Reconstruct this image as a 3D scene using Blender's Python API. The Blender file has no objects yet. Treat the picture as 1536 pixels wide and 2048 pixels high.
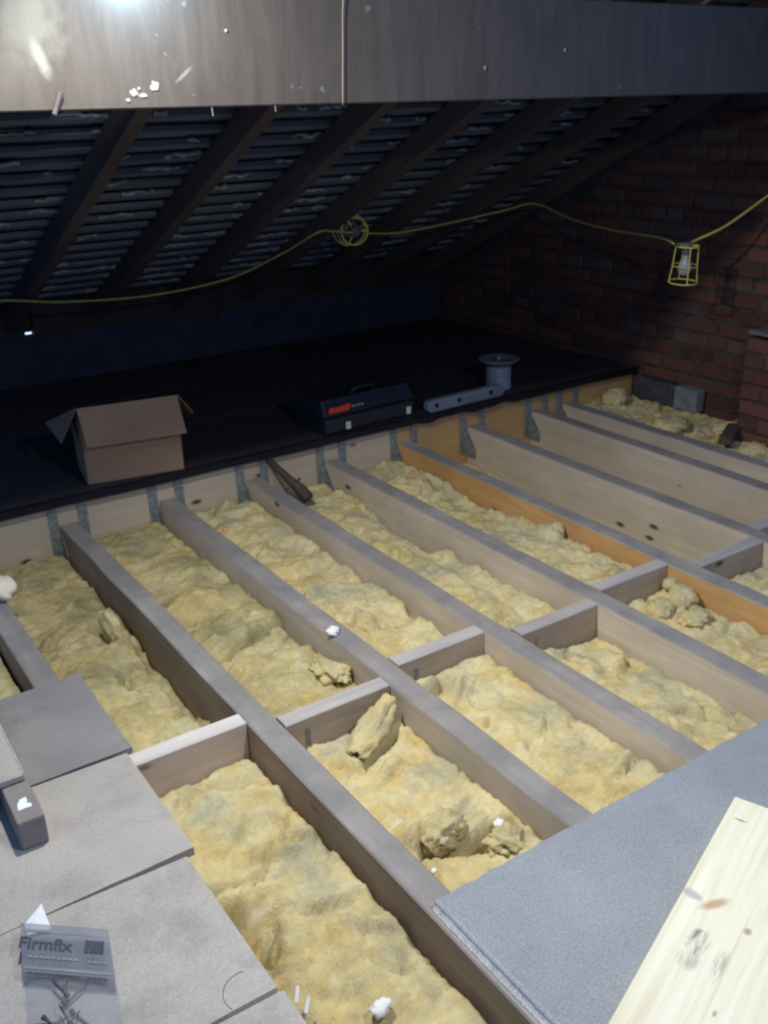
import bpy, bmesh, math, random
import numpy as np
from mathutils import Vector, Matrix, Euler

S = bpy.context.scene
COL = S.collection
R = math.radians
random.seed(7)

# ------------------------------------------------------------------ camera
cam_d = bpy.data.cameras.new('camera')
cam = bpy.data.objects.new('camera', cam_d)
COL.objects.link(cam)
YAW, PITCH, ROLL = R(33.4386), R(22.7991), R(-1.5362)
_cy, _sy, _cp, _sp = math.cos(YAW), math.sin(YAW), math.cos(PITCH), math.sin(PITCH)
fwd = Vector((_sy * _cp, _cy * _cp, -_sp))
r0 = Vector((_cy, -_sy, 0))
u0 = r0.cross(fwd)
rt = r0 * math.cos(ROLL) + u0 * math.sin(ROLL)
up = u0 * math.cos(ROLL) - r0 * math.sin(ROLL)
M = Matrix((rt, up, -fwd)).transposed().to_4x4()
M.translation = Vector((0, 0, 1.4733))
cam.matrix_world = M
cam_d.sensor_fit = 'VERTICAL'
cam_d.sensor_height = 32.0
cam_d.lens = 32.0 * 1940.5 / 2048.0
cam_d.clip_start = 0.05
cam_d.dof.use_dof = True          # the phone focused short: everything is a little soft
cam_d.dof.focus_distance = 0.8
cam_d.dof.aperture_fstop = 16.0
S.camera = cam

# ------------------------------------------------------------------ world, lamps, exposure
w = bpy.data.worlds.new('dim_loft')
S.world = w
w.use_nodes = True
w.node_tree.nodes['Background'].inputs[0].default_value = (0.20, 0.42, 1.0, 1)
w.node_tree.nodes['Background'].inputs[1].default_value = 0.46


def lamp(name, loc, target, energy, size, color):
    d = bpy.data.lights.new(name, 'AREA')
    d.shape = 'DISK'
    d.size = size
    d.energy = energy
    d.color = color
    o = bpy.data.objects.new(name, d)
    COL.objects.link(o)
    o.location = loc
    o.rotation_euler = (Vector(target) - Vector(loc)).to_track_quat('-Z', 'Y').to_euler()
    return o


def bulb(name, loc, energy, radius, color):
    d = bpy.data.lights.new(name, 'POINT')
    d.energy = energy
    d.shadow_soft_size = radius
    d.color = color
    o = bpy.data.objects.new(name, d)
    COL.objects.link(o)
    o.location = loc
    return o


lamp('work_lamp_at_purlin', (0.66, 2.03, 1.92), (2.05, 1.25, -0.05), 44, 0.10, (1.0, 0.98, 0.91))
bulb('led_bulb_at_purlin', (0.945, 2.315, 1.765), 8.0, 0.025, (0.42, 0.70, 1.0))
lamp('unseen_overhead_lamp', (1.25, 0.35, 1.85), (1.35, 1.1, 0.0), 18.5, 0.14, (1.0, 0.985, 0.93))  # unseen lamp overhead, aimed down so the near boards are brightest

S.view_settings.view_transform = 'Standard'
S.view_settings.look = 'None'
S.view_settings.exposure = 0.0
S.view_settings.gamma = 1.0
S.view_settings.use_curve_mapping = False
S.cycles.use_denoising = True
S.cycles.max_bounces = 6
S.cycles.sample_clamp_indirect = 4.0


# ------------------------------------------------------------------ numpy noise
_rng = np.random.RandomState(3)
_P = np.concatenate([_rng.permutation(256)] * 3)
_G = _rng.uniform(0, 2 * math.pi, 256)


def noise(x, y, seed=0):
    x = np.asarray(x, float) + seed * 17.31
    y = np.asarray(y, float) + seed * 9.73
    xi = np.floor(x).astype(int)
    yi = np.floor(y).astype(int)
    xf, yf = x - xi, y - yi
    u = xf * xf * xf * (xf * (xf * 6 - 15) + 10)
    v = yf * yf * yf * (yf * (yf * 6 - 15) + 10)

    def g(ix, iy, dx, dy):
        a = _G[_P[_P[ix & 255] + (iy & 255)]]
        return np.cos(a) * dx + np.sin(a) * dy
    n00, n10 = g(xi, yi, xf, yf), g(xi + 1, yi, xf - 1, yf)
    n01, n11 = g(xi, yi + 1, xf, yf - 1), g(xi + 1, yi + 1, xf - 1, yf - 1)
    return (n00 * (1 - u) + n10 * u) * (1 - v) + (n01 * (1 - u) + n11 * u) * v


def fbm(x, y, seed=0, oct=4):
    t, a, f = 0, 1.0, 1.0
    for i in range(oct):
        t = t + a * noise(x * f, y * f, seed + i * 3)
        a *= 0.5
        f *= 2.03
    return t


# ------------------------------------------------------------------ object helpers
def link(o, parent=None):
    COL.objects.link(o)
    if parent is not None:
        o.parent = parent
    return o


def tag(o, label=None, cat=None, group=None, kind=None):
    if label:
        o['label'] = label
    if cat:
        o['category'] = cat
    if group:
        o['group'] = group
    if kind:
        o['kind'] = kind
    return o


def thing(name, label, cat, loc=(0, 0, 0), rotz=0.0, group=None, rot=None):
    o = bpy.data.objects.new(name, None)
    o.empty_display_size = 0.05
    o.location = loc
    o.rotation_euler = rot if rot else (0, 0, rotz)
    link(o)
    return tag(o, label, cat, group)


def obj(name, bm, mats, parent=None, smooth=False, loc=None, rot=None, label=None):
    me = bpy.data.meshes.new(name)
    bmesh.ops.recalc_face_normals(bm, faces=bm.faces)
    bm.to_mesh(me)
    bm.free()
    for m in (mats if isinstance(mats, (list, tuple)) else [mats]):
        me.materials.append(m)
    if smooth:
        for p in me.polygons:
            p.use_smooth = True
    o = bpy.data.objects.new(name, me)
    link(o, parent)
    if loc is not None:
        o.location = loc
    if rot is not None:
        o.rotation_euler = rot
    if label:
        o['label'] = label
    return o


def box(bm, lo, hi, bev=0.0, seg=1, mat=0, mtx=None):
    lo, hi = Vector(lo), Vector(hi)
    r = bmesh.ops.create_cube(bm, size=1.0)
    vs = r['verts']
    for v in vs:
        v.co = Vector((lo[i] + (v.co[i] + 0.5) * (hi[i] - lo[i]) for i in range(3)))
    fs = set(f for v in vs for f in v.link_faces)
    if bev > 0:
        es = list(set(e for v in vs for e in v.link_edges))
        r = bmesh.ops.bevel(bm, geom=es, offset=bev, segments=seg, profile=0.5, affect='EDGES')
        fs = set(f for f in bm.faces if any(v in r['verts'] for v in f.verts)) | set(f for f in fs if f.is_valid)
        vs = list(set(v for f in fs for v in f.verts))
    for f in fs:
        if f.is_valid:
            f.material_index = mat
    if mtx is not None:
        bmesh.ops.transform(bm, matrix=mtx, verts=[v for v in vs if v.is_valid])
    return vs


def bbox(lo, hi, bev=0.0, seg=1):
    bm = bmesh.new()
    box(bm, lo, hi, bev, seg)
    return bm


def tube(bm, pts, r, seg=8, closed=False):
    pts = [Vector(p) for p in pts]
    rings = []
    n = len(pts)
    prev = None
    for i, p in enumerate(pts):
        if closed:
            t = (pts[(i + 1) % n] - pts[i - 1]).normalized()
        else:
            t = (pts[min(i + 1, n - 1)] - pts[max(i - 1, 0)]).normalized()
        a = prev if prev is not None else (Vector((0, 0, 1)) if abs(t.z) < 0.9 else Vector((1, 0, 0)))
        s = t.cross(a).normalized()
        a = s.cross(t).normalized()
        prev = a
        rr = r[i] if isinstance(r, (list, tuple)) else r
        rings.append([bm.verts.new(p + (s * math.cos(2 * math.pi * k / seg) + a * math.sin(2 * math.pi * k / seg)) * rr) for k in range(seg)])
    m = n if closed else n - 1
    for i in range(m):
        A, B = rings[i], rings[(i + 1) % n]
        for k in range(seg):
            bm.faces.new((A[k], A[(k + 1) % seg], B[(k + 1) % seg], B[k]))
    if not closed:
        bm.faces.new(rings[0])
        bm.faces.new(rings[-1])
    return bm


def lathe(bm, prof, seg=24, cap=True):
    rings = []
    for r, z in prof:
        rings.append([bm.verts.new((r * math.cos(2 * math.pi * k / seg), r * math.sin(2 * math.pi * k / seg), z)) for k in range(seg)])
    for A, B in zip(rings, rings[1:]):
        for k in range(seg):
            bm.faces.new((A[k], A[(k + 1) % seg], B[(k + 1) % seg], B[k]))
    if cap:
        bm.faces.new(rings[0])
        bm.faces.new(rings[-1])
    return bm


def spline(pts, n=10):
    pts = [Vector(p) for p in pts]
    out = []
    for i in range(len(pts) - 1):
        p0, p1, p2, p3 = pts[max(i - 1, 0)], pts[i], pts[i + 1], pts[min(i + 2, len(pts) - 1)]
        for k in range(n):
            t = k / n
            out.append(0.5 * ((2 * p1) + (p2 - p0) * t + (2 * p0 - 5 * p1 + 4 * p2 - p3) * t * t + (3 * p1 - p0 - 3 * p2 + p3) * t ** 3))
    out.append(pts[-1])
    return out


def dup(o, loc=None, rot=None, parent=None):
    c = o.copy()
    link(c, parent)
    if loc is not None:
        c.location = loc
    if rot is not None:
        c.rotation_euler = rot
    for k in ('label', 'category', 'group'):
        if parent is not None and k in c:
            del c[k]
    return c


# ------------------------------------------------------------------ materials
class NT:
    def __init__(self, name, rough=0.8, spec=0.3):
        self.m = bpy.data.materials.new(name)
        self.m.use_nodes = True
        self.t = self.m.node_tree
        self.b = self.t.nodes['Principled BSDF']
        self.b.inputs['Roughness'].default_value = rough
        self.b.inputs['Specular IOR Level'].default_value = spec
        self.tc = self.n('ShaderNodeTexCoord')
        self.obj = self.tc.outputs['Object']

    def n(self, t, **kw):
        o = self.t.nodes.new(t)
        for k, v in kw.items():
            setattr(o, k, v)
        return o

    def l(self, a, b):
        self.t.links.new(a, b)

    def val(self, sock, v):
        if hasattr(v, 'links'):
            self.l(v, sock)
        else:
            sock.default_value = v

    def mapping(self, scale=(1, 1, 1), loc=(0, 0, 0), rot=(0, 0, 0), src=None):
        m = self.n('ShaderNodeMapping')
        m.inputs['Scale'].default_value = scale
        m.inputs['Location'].default_value = loc
        m.inputs['Rotation'].default_value = rot
        self.l(src or self.obj, m.inputs[0])
        return m.outputs[0]

    def noise(self, scale, detail=4, rough=0.6, src=None, dist=0.0):
        n = self.n('ShaderNodeTexNoise')
        n.inputs['Scale'].default_value = scale
        n.inputs['Detail'].default_value = detail
        n.inputs['Roughness'].default_value = rough
        n.inputs['Distortion'].default_value = dist
        self.l(src or self.obj, n.inputs['Vector'])
        return n.outputs['Fac']

    def ramp(self, fac, stops, interp='LINEAR'):
        r = self.n('ShaderNodeValToRGB')
        r.color_ramp.interpolation = interp
        while len(r.color_ramp.elements) < len(stops):
            r.color_ramp.elements.new(0.5)
        for e, (p, c) in zip(r.color_ramp.elements, stops):
            e.position = p
            e.color = (*c, 1) if not isinstance(c, (int, float)) else (c, c, c, 1)
        self.l(fac, r.inputs[0])
        return r.outputs[0]

    def mix(self, fac, a, b, mode='MIX'):
        m = self.n('ShaderNodeMix', data_type='RGBA', blend_type=mode)
        self.val(m.inputs[0], fac)
        for s, v in ((m.inputs[6], a), (m.inputs[7], b)):
            if hasattr(v, 'links'):
                self.l(v, s)
            else:
                s.default_value = (*v, 1) if len(v) == 3 else v
        return m.outputs[2]

    def math(self, op, a, b=0.0, clamp=False):
        m = self.n('ShaderNodeMath', operation=op)
        m.use_clamp = clamp
        self.val(m.inputs[0], a)
        self.val(m.inputs[1], b)
        return m.outputs[0]

    def spot(self, c, r, soft=0.35, wob=0.0, wscale=30, rot=(0, 0, 0)):
        """mask of an ellipsoid stain round point c, semi-axes r, in the object's own coordinates"""
        v = self.n('ShaderNodeVectorMath', operation='SUBTRACT')
        self.l(self.obj, v.inputs[0])
        v.inputs[1].default_value = c
        m = self.mapping(scale=(1, 1, 1), rot=rot, src=v.outputs[0])
        d = self.n('ShaderNodeVectorMath', operation='DIVIDE')
        self.l(m, d.inputs[0])
        d.inputs[1].default_value = r
        ln = self.n('ShaderNodeVectorMath', operation='LENGTH')
        self.l(d.outputs[0], ln.inputs[0])
        out = ln.outputs['Value']
        if wob:
            out = self.math('ADD', out, self.math('MULTIPLY', self.math('SUBTRACT', self.noise(wscale, 3), 0.5), wob))
        return self.ramp(out, [(max(0, 1 - soft), 1.0), (1.0, 0.0)])

    def bump(self, h, strength=0.4, dist=0.01):
        b = self.n('ShaderNodeBump')
        b.inputs['Strength'].default_value = strength
        b.inputs['Distance'].default_value = dist
        self.l(h, b.inputs['Height'])
        self.l(b.outputs[0], self.b.inputs['Normal'])

    def out(self, col):
        self.val(self.b.inputs['Base Color'], col if hasattr(col, 'links') else (*col, 1))
        return self.m

    def rnd(self):
        return self.n('ShaderNodeObjectInfo').outputs['Random']


def wood(name, dark, light, axis=1, rough=0.75, knots=True, tint=0.12, bump=0.25, grain=1.0, dirt=None):
    n = NT(name, rough)
    sc = [14 * grain] * 3
    sc[axis] = 0.9
    off = n.n('ShaderNodeVectorMath', operation='ADD')
    n.l(n.obj, off.inputs[0])
    rn = n.n('ShaderNodeCombineXYZ')
    n.l(n.math('MULTIPLY', n.rnd(), 37.0), rn.inputs[axis])
    n.l(rn.outputs[0], off.inputs[1])
    v = n.mapping(scale=sc, src=off.outputs[0])
    g = n.noise(2.2, 5, 0.62, src=v, dist=0.6)
    col = n.ramp(g, [(0.3, dark), (0.68, light)])
    big = n.noise(2.3, 3, 0.6, src=off.outputs[0])
    col = n.mix(n.ramp(big, [(0.35, 0.0), (0.75, 1.0)]), col, tuple(c * (1 - 2.2 * tint) for c in dark), 'MIX') if tint else col
    if dirt:
        col = n.mix(n.ramp(n.noise(6.5, 5, 0.65, src=off.outputs[0]), [(0.42, 0.0), (0.7, 0.85)]), col, dirt)
    if knots:
        vo = n.n('ShaderNodeTexVoronoi')
        vo.inputs['Scale'].default_value = 1.0
        ks = [7.0] * 3
        ks[axis] = 3.2
        n.l(n.mapping(scale=ks, src=off.outputs[0]), vo.inputs['Vector'])
        k = n.ramp(vo.outputs['Distance'], [(0.045, 1.0), (0.10, 0.0)])
        col = n.mix(k, col, (0.10, 0.06, 0.035))
    n.bump(g, bump, 0.003)
    return n.out(col)


M_joist = wood('joist_pine', (0.48, 0.40, 0.30), (0.64, 0.55, 0.425), tint=0.06)
M_joist_brown = wood('joist_brown', (0.25, 0.185, 0.125), (0.36, 0.275, 0.195), tint=0.08)  # darker brown variant of the joist wood
M_joist_orange = wood('joist_orange', (0.46, 0.25, 0.09), (0.60, 0.37, 0.15), tint=0.05)
M_top = wood('joist_dusty_top', (0.25, 0.23, 0.21), (0.36, 0.33, 0.30), knots=False, tint=0.05, dirt=(0.18, 0.172, 0.172))
M_nog = wood('noggin_pine', (0.38, 0.295, 0.215), (0.52, 0.42, 0.32), axis=0, tint=0.06)
M_nog_top = wood('noggin_dusty_top', (0.36, 0.33, 0.31), (0.50, 0.46, 0.42), axis=0, knots=False, tint=0.06)
M_nog_new = wood('noggin_clean_pine', (0.56, 0.44, 0.34), (0.70, 0.58, 0.46), axis=0, tint=0.03)
M_nog_newtop = wood('noggin_clean_top', (0.54, 0.50, 0.46), (0.74, 0.70, 0.66), axis=0, knots=False, tint=0.05)
M_header = wood('header_pine', (0.42, 0.345, 0.25), (0.56, 0.47, 0.35), axis=0, tint=0.05)
M_header_orange = wood('header_orange', (0.42, 0.25, 0.10), (0.56, 0.37, 0.17), axis=0, tint=0.05)
M_darkwood = wood('dark_stained_wood', (0.03, 0.022, 0.02), (0.055, 0.04, 0.035), axis=0, knots=False, tint=0.02)
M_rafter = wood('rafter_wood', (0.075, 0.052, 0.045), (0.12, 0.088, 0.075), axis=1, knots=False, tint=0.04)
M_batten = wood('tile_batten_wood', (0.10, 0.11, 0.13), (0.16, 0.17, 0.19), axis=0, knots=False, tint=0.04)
M_grey_timber = wood('grey_timber', (0.22, 0.195, 0.18), (0.32, 0.285, 0.265), axis=1, knots=False)


def m_insul(name, hue=0):
    n = NT(name, 0.95, 0.05)
    base = n.ramp(n.noise(6, 6, 0.68), [(0.30, (0.54, 0.38, 0.13)), (0.42, (0.74, 0.59, 0.27)), (0.56, (0.84, 0.73, 0.40)), (0.74, (0.74, 0.67, 0.43))])
    base = n.mix(n.ramp(n.noise(11, 5, 0.72), [(0.47, 0.0), (0.68, 0.7)]), base, (0.76, 0.53, 0.18))
    dirt = n.ramp(n.noise(4.2, 6, 0.72, src=n.mapping(loc=(3.3, 1.1, 0))), [(0.47 if hue != 2 else 0.38, 0.0), (0.66, 0.8)])
    base = n.mix(dirt, base, (0.44, 0.43, 0.30) if hue != 2 else (0.22, 0.21, 0.11))  # second hue deepens the dirt with painted far-left shade
    speck = n.ramp(n.noise(70, 3, 0.6), [(0.64, 0.0), (0.74, 0.6)])
    base = n.mix(speck, base, (0.30, 0.24, 0.13))
    fine = n.noise(210, 6, 0.8, src=n.mapping(scale=(1, 0.45, 1)))
    mid = n.noise(55, 5, 0.75, src=n.mapping(scale=(1, 0.7, 1)), dist=1.5)
    n.bump(n.math('ADD', n.math('MULTIPLY', fine, 0.5), mid), 0.7, 0.013)
    return n.out(base)


M_ins = m_insul('glass_wool')
M_ins_dirty_shaded = m_insul('glass_wool_dirty_shaded', 2)  # dirty wool with the shade of the far-left bays put into its colour


def m_board(name, c0, c1, stain, speck=0.5, rough=0.7):
    n = NT(name, rough)
    col = n.ramp(n.noise(3.2, 5, 0.6), [(0.33, c0), (0.68, c1)])
    col = n.mix(n.ramp(n.noise(8, 4, 0.65, src=n.mapping(loc=(4, 2, 1))), [(0.5, 0.0), (0.72, 0.7)]), col, stain)
    f = n.noise(230, 2, 0.6)
    col = n.mix(n.math('MULTIPLY', n.ramp(f, [(0.35, 1.0), (0.55, 0.0)]), speck * 0.5), col, tuple(c * 0.55 for c in c0))
    col = n.mix(n.math('MULTIPLY', n.ramp(f, [(0.55, 0.0), (0.7, 1.0)]), speck * 0.4), col, tuple(min(1, c * 1.4) for c in c1))
    n.bump(f, 0.12, 0.002)
    return n.out(col)


M_board_dark = m_board('loft_board_grey', (0.23, 0.215, 0.21), (0.29, 0.27, 0.26), (0.185, 0.18, 0.185))
M_board = m_board('loft_board_pale', (0.37, 0.345, 0.305), (0.46, 0.425, 0.38), (0.28, 0.255, 0.235))
M_board_edge = m_board('loft_board_edge', (0.50, 0.46, 0.38), (0.68, 0.64, 0.55), (0.40, 0.34, 0.26), 1.0)
M_chip = m_board('chipboard_face', (0.25, 0.27, 0.285), (0.305, 0.328, 0.342), (0.23, 0.25, 0.27), 0.8)
M_chip_edge = m_board('chipboard_edge', (0.62, 0.61, 0.58), (0.88, 0.87, 0.84), (0.45, 0.43, 0.40), 1.2)


def plain(name, c, rough=0.6, spec=0.3, metal=0.0, var=0.25, scale=9):
    n = NT(name, rough, spec)
    n.b.inputs['Metallic'].default_value = metal
    f = n.noise(scale, 4, 0.6)
    return n.out(n.ramp(f, [(0.3, tuple(x * (1 - var) for x in c)), (0.7, tuple(min(1, x * (1 + var)) for x in c))]))


M_galv = plain('galvanised_steel', (0.20, 0.225, 0.215), 0.6, 0.4, 0.25, 0.35, 40)
M_card = plain('brown_cardboard', (0.30, 0.20, 0.125), 0.85, 0.2, 0, 0.08, 6)
M_card_in = plain('cardboard_inside', (0.22, 0.15, 0.095), 0.85, 0.2, 0, 0.08, 6)
M_black = plain('black_plastic', (0.016, 0.018, 0.028), 0.4, 0.4)
M_red = plain('red_print', (0.72, 0.06, 0.035), 0.5)
M_greyprint = plain('grey_print', (0.22, 0.24, 0.24), 0.5)
M_latch = plain('pale_latch', (0.62, 0.62, 0.50), 0.45)
M_deck = wood('dark_deck_boards', (0.032, 0.028, 0.034), (0.055, 0.048, 0.055), axis=0, knots=False, tint=0.02, rough=0.8)
M_lip = plain('black_sheet', (0.010, 0.010, 0.014), 0.7, 0.2)
M_bar = plain('grey_metal_bar', (0.20, 0.24, 0.29), 0.45, 0.5, 0.2, 0.15)
M_pot = plain('grey_plastic_pot', (0.24, 0.28, 0.31), 0.5, 0.4, 0, 0.15)
M_cord = plain('yellow_cable', (0.40, 0.36, 0.09), 0.5, 0.4, 0, 0.2, 25)
M_cage = plain('yellow_cage_plastic', (0.60, 0.53, 0.10), 0.45, 0.4, 0, 0.1, 25)
M_white = plain('white_plaster', (0.78, 0.76, 0.72), 0.9, 0.1, 0, 0.1, 40)
M_paint = plain('white_paint', (0.48, 0.47, 0.45), 0.7)
M_spot_dim = plain('greyed_paint', (0.20, 0.20, 0.19), 0.9)
M_foam = plain('cream_foam', (0.82, 0.74, 0.58), 0.9, 0.1, 0, 0.12, 25)
M_paper = plain('white_paper', (0.82, 0.84, 0.88), 0.8, 0.2, 0, 0.04)
M_stick = plain('dark_brown_stick', (0.07, 0.055, 0.045), 0.8, 0.2, 0, 0.3, 30)
M_slate = NT('roof_slate', 0.75, 0.25)
M_slate = M_slate.out(M_slate.mix(M_slate.rnd(), (0.06, 0.08, 0.11), (0.17, 0.20, 0.24)))
M_torch = plain('lime_torching', (0.24, 0.26, 0.27), 0.95, 0.1, 0, 0.4, 12)
M_mortar = plain('dirty_mortar', (0.06, 0.054, 0.055), 0.95, 0.1, 0, 0.35, 14)
M_nail = plain('rusty_nail', (0.10, 0.085, 0.08), 0.6, 0.4, 0.3)
M_screw = plain('grey_screw_steel', (0.10, 0.105, 0.12), 0.45, 0.5, 0.4)
M_ink = plain('dark_ink', (0.05, 0.05, 0.075), 0.7)
M_inklight = plain('grey_ink', (0.20, 0.22, 0.24), 0.7)


def m_brick():
    n = NT('old_brick', 0.9, 0.15)
    c = n.ramp(n.rnd(), [(0.0, (0.06, 0.028, 0.024)), (0.35, (0.105, 0.043, 0.032)), (0.6, (0.15, 0.062, 0.040)), (0.8, (0.08, 0.038, 0.033)), (1.0, (0.11, 0.075, 0.062))])
    f = n.noise(28, 5, 0.65)
    c = n.mix(n.ramp(f, [(0.45, 0.0), (0.75, 0.7)]), c, (0.10, 0.075, 0.065))
    n.bump(f, 0.5, 0.006)
    return n.out(c)


M_brick = m_brick()


def m_purlin():
    n = NT('dark_varnished_purlin', 0.42, 0.5)
    v = n.mapping(scale=(9, 9, 1.3))
    g = n.noise(3, 5, 0.65, src=v, dist=0.4)
    col = n.ramp(g, [(0.3, (0.050, 0.041, 0.034)), (0.7, (0.075, 0.063, 0.053))])
    col = n.mix(n.ramp(n.noise(4.5, 4, 0.6), [(0.5, 0.0), (0.75, 0.6)]), col, (0.042, 0.035, 0.030))
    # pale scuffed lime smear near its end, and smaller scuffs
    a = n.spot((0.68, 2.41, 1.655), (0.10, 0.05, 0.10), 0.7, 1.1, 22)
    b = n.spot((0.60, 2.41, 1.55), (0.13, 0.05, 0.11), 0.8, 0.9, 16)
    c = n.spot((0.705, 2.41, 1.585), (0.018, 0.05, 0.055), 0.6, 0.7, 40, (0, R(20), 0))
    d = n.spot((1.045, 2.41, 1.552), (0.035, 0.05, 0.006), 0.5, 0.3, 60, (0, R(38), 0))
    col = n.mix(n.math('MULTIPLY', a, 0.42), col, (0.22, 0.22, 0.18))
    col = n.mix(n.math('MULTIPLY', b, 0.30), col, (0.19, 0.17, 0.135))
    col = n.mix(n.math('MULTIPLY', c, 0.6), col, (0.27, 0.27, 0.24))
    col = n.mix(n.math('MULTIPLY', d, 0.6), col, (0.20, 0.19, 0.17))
    fl = n.ramp(n.noise(26, 2, 0.5, src=n.mapping(scale=(1, 1, 0.8))), [(0.735, 0.0), (0.78, 0.6)])
    col = n.mix(fl, col, (0.15, 0.15, 0.15))
    n.bump(g, 0.18, 0.004)
    return n.out(col)


M_purlin = m_purlin()


def m_plank():
    n = NT('fresh_pine_plank', 0.6, 0.3)
    # object axes: x along the board, y across it
    g = n.noise(2.0, 5, 0.6, src=n.mapping(scale=(0.9, 26, 20)), dist=0.5)
    col = n.ramp(g, [(0.3, (0.66, 0.60, 0.42)), (0.52, (0.76, 0.72, 0.55)), (0.7, (0.80, 0.78, 0.64))])
    k1 = n.spot((0.335, 0.062, 0.03), (0.040, 0.014, 0.05), 0.6, 0.5, 40, (0, 0, R(38)))
    k0 = n.spot((0.333, 0.018, 0.03), (0.014, 0.030, 0.05), 0.5, 0.4, 40, (0, 0, R(10)))
    k2 = n.spot((0.367, 0.134, 0.03), (0.012, 0.010, 0.05), 0.7, 0.4, 60)
    k3 = n.spot((0.072, 0.034, 0.03), (0.004, 0.018, 0.05), 0.6, 0.5, 90)
    k4 = n.spot((0.575, 0.140, 0.03), (0.010, 0.005, 0.05), 0.6, 0.3, 60)
    col = n.mix(n.math('MULTIPLY', k1, 0.75), col, (0.42, 0.25, 0.11))
    col = n.mix(n.math('MULTIPLY', k0, 0.7), col, (0.36, 0.33, 0.35))
    col = n.mix(n.math('MULTIPLY', k2, 0.8), col, (0.28, 0.22, 0.15))
    col = n.mix(n.math('MULTIPLY', k3, 0.8), col, (0.22, 0.19, 0.16))
    col = n.mix(n.math('MULTIPLY', k4, 0.7), col, (0.30, 0.22, 0.15))
    # worn ink stamp: streaky along the grain
    st = n.ramp(n.noise(3.0, 4, 0.7, src=n.mapping(scale=(5, 42, 20))), [(0.40, 0.0), (0.58, 1.0)])
    s1 = n.spot((0.440, 0.066, 0.03), (0.040, 0.024, 0.05), 0.35, 0.5, 50)
    s2 = n.spot((0.490, 0.065, 0.03), (0.026, 0.026, 0.05), 0.5, 0.5, 50)
    s3 = n.spot((0.470, 0.116, 0.03), (0.048, 0.014, 0.05), 0.5, 0.6, 50)
    ink = n.math('ADD', n.math('MULTIPLY', s1, 0.85), n.math('ADD', n.math('MULTIPLY', s2, 0.5), n.math('MULTIPLY', s3, 0.55)), True)
    col = n.mix(n.math('MULTIPLY', ink, st), col, (0.20, 0.19, 0.20))
    n.bump(g, 0.15, 0.002)
    return n.out(col)


M_plank = m_plank()


def m_bag():
    n = NT('clear_polythene', 0.22, 0.6)
    t, b = n.t, n.b
    b.inputs['Base Color'].default_value = (0.42, 0.45, 0.48, 1)
    tr = n.n('ShaderNodeBsdfTransparent')
    mx = n.n('ShaderNodeMixShader')
    mx.inputs[0].default_value = 0.20
    n.l(tr.outputs[0], mx.inputs[1])
    n.l(b.outputs[0], mx.inputs[2])
    n.l(mx.outputs[0], t.nodes['Material Output'].inputs['Surface'])
    n.bump(n.noise(25, 3, 0.5), 0.3, 0.01)
    return n.m


M_bag = m_bag()
M_sky = NT('daylight', 1.0)
M_sky.b.inputs['Emission Color'].default_value = (0.55, 0.72, 1.0, 1)
M_sky.b.inputs['Emission Strength'].default_value = 1.6
M_sky = M_sky.out((0, 0, 0))


def m_glass():
    n = NT('bulb_glass', 0.25, 0.6)
    n.b.inputs['Base Color'].default_value = (0.55, 0.6, 0.62, 1)
    tr = n.n('ShaderNodeBsdfTransparent')
    mx = n.n('ShaderNodeMixShader')
    mx.inputs[0].default_value = 0.4
    n.l(tr.outputs[0], mx.inputs[1])
    n.l(n.b.outputs[0], mx.inputs[2])
    n.l(mx.outputs[0], n.t.nodes['Material Output'].inputs['Surface'])
    return n.m


M_glass = m_glass()

# ================================================================== SETTING
ZC = -0.28            # back of the ceiling below
WX = 4.08             # face of the gable wall
EY, EZ = 5.36, 0.40   # eaves
SL = 0.473            # roof fall per metre


def roof_z(y):
    return 1.491 - SL * (y - 3.052)


tag(obj('floor', bbox((-0.6, -0.6, ZC - 0.02), (WX + 0.1, EY + 0.1, ZC)), plain('ceiling_lath', (0.16, 0.14, 0.12), 0.95)), kind='structure')

# gable wall: recessed mortar body and single bricks
wall = bmesh.new()
ys, ye = 1.6, EY + 0.12
pf = [(ys, ZC), (ye, ZC), (ye, roof_z(ye) + 0.20), (ys, roof_z(ys) + 0.20)]
f0 = [wall.verts.new((WX - 0.033, y, z)) for y, z in pf]
f1 = [wall.verts.new((WX + 0.12, y, z)) for y, z in pf]
wall.faces.new(f0)
wall.faces.new(f1)
for i in range(4):
    wall.faces.new((f0[i], f0[(i + 1) % 4], f1[(i + 1) % 4], f1[i]))
wall_right = tag(obj('wall_right', wall, M_mortar), kind='structure')


def brick_mesh(name, l, d, h):
    bm = bmesh.new()
    box(bm, (-d / 2, -l / 2, -h / 2), (d / 2, l / 2, h / 2), 0.006)
    me = bpy.data.meshes.new(name)
    bm.to_mesh(me)
    bm.free()
    me.materials.append(M_brick)
    return me


BR_S = [brick_mesh('brick', 0.213, 0.05, 0.063), brick_mesh('brick', 0.209, 0.05, 0.060)]
BR_H = [brick_mesh('brick', 0.101, 0.05, 0.063), brick_mesh('brick', 0.098, 0.05, 0.060)]


def put_brick(me, loc, rot, parent):
    o = bpy.data.objects.new('brick', me)
    o.location = loc
    o.rotation_euler = rot
    link(o, parent)


rb = random.Random(5)
nb = 0
for row in range(27):
    z = -0.20 + row * 0.075
    header = row % 4 == 3
    step = 0.112 if header else 0.2245
    y = 2.28 - (0.112 if row % 2 else 0.0)
    while y < EY - 0.02:
        if z + 0.05 < roof_z(y) and y > 2.30 and (y < 4.9 or z < 0.6):
            if not (y < 2.60 and z < 0.36):
                put_brick(rb.choice(BR_H if header else BR_S), (WX - 0.016 + rb.uniform(-0.004, 0.004), y + rb.uniform(-.003, .003), z + rb.uniform(-.003, .003)),
                          (rb.uniform(-.012, .012), 0, rb.uniform(-.02, .02)), wall_right)
                nb += 1
        y += step

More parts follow.
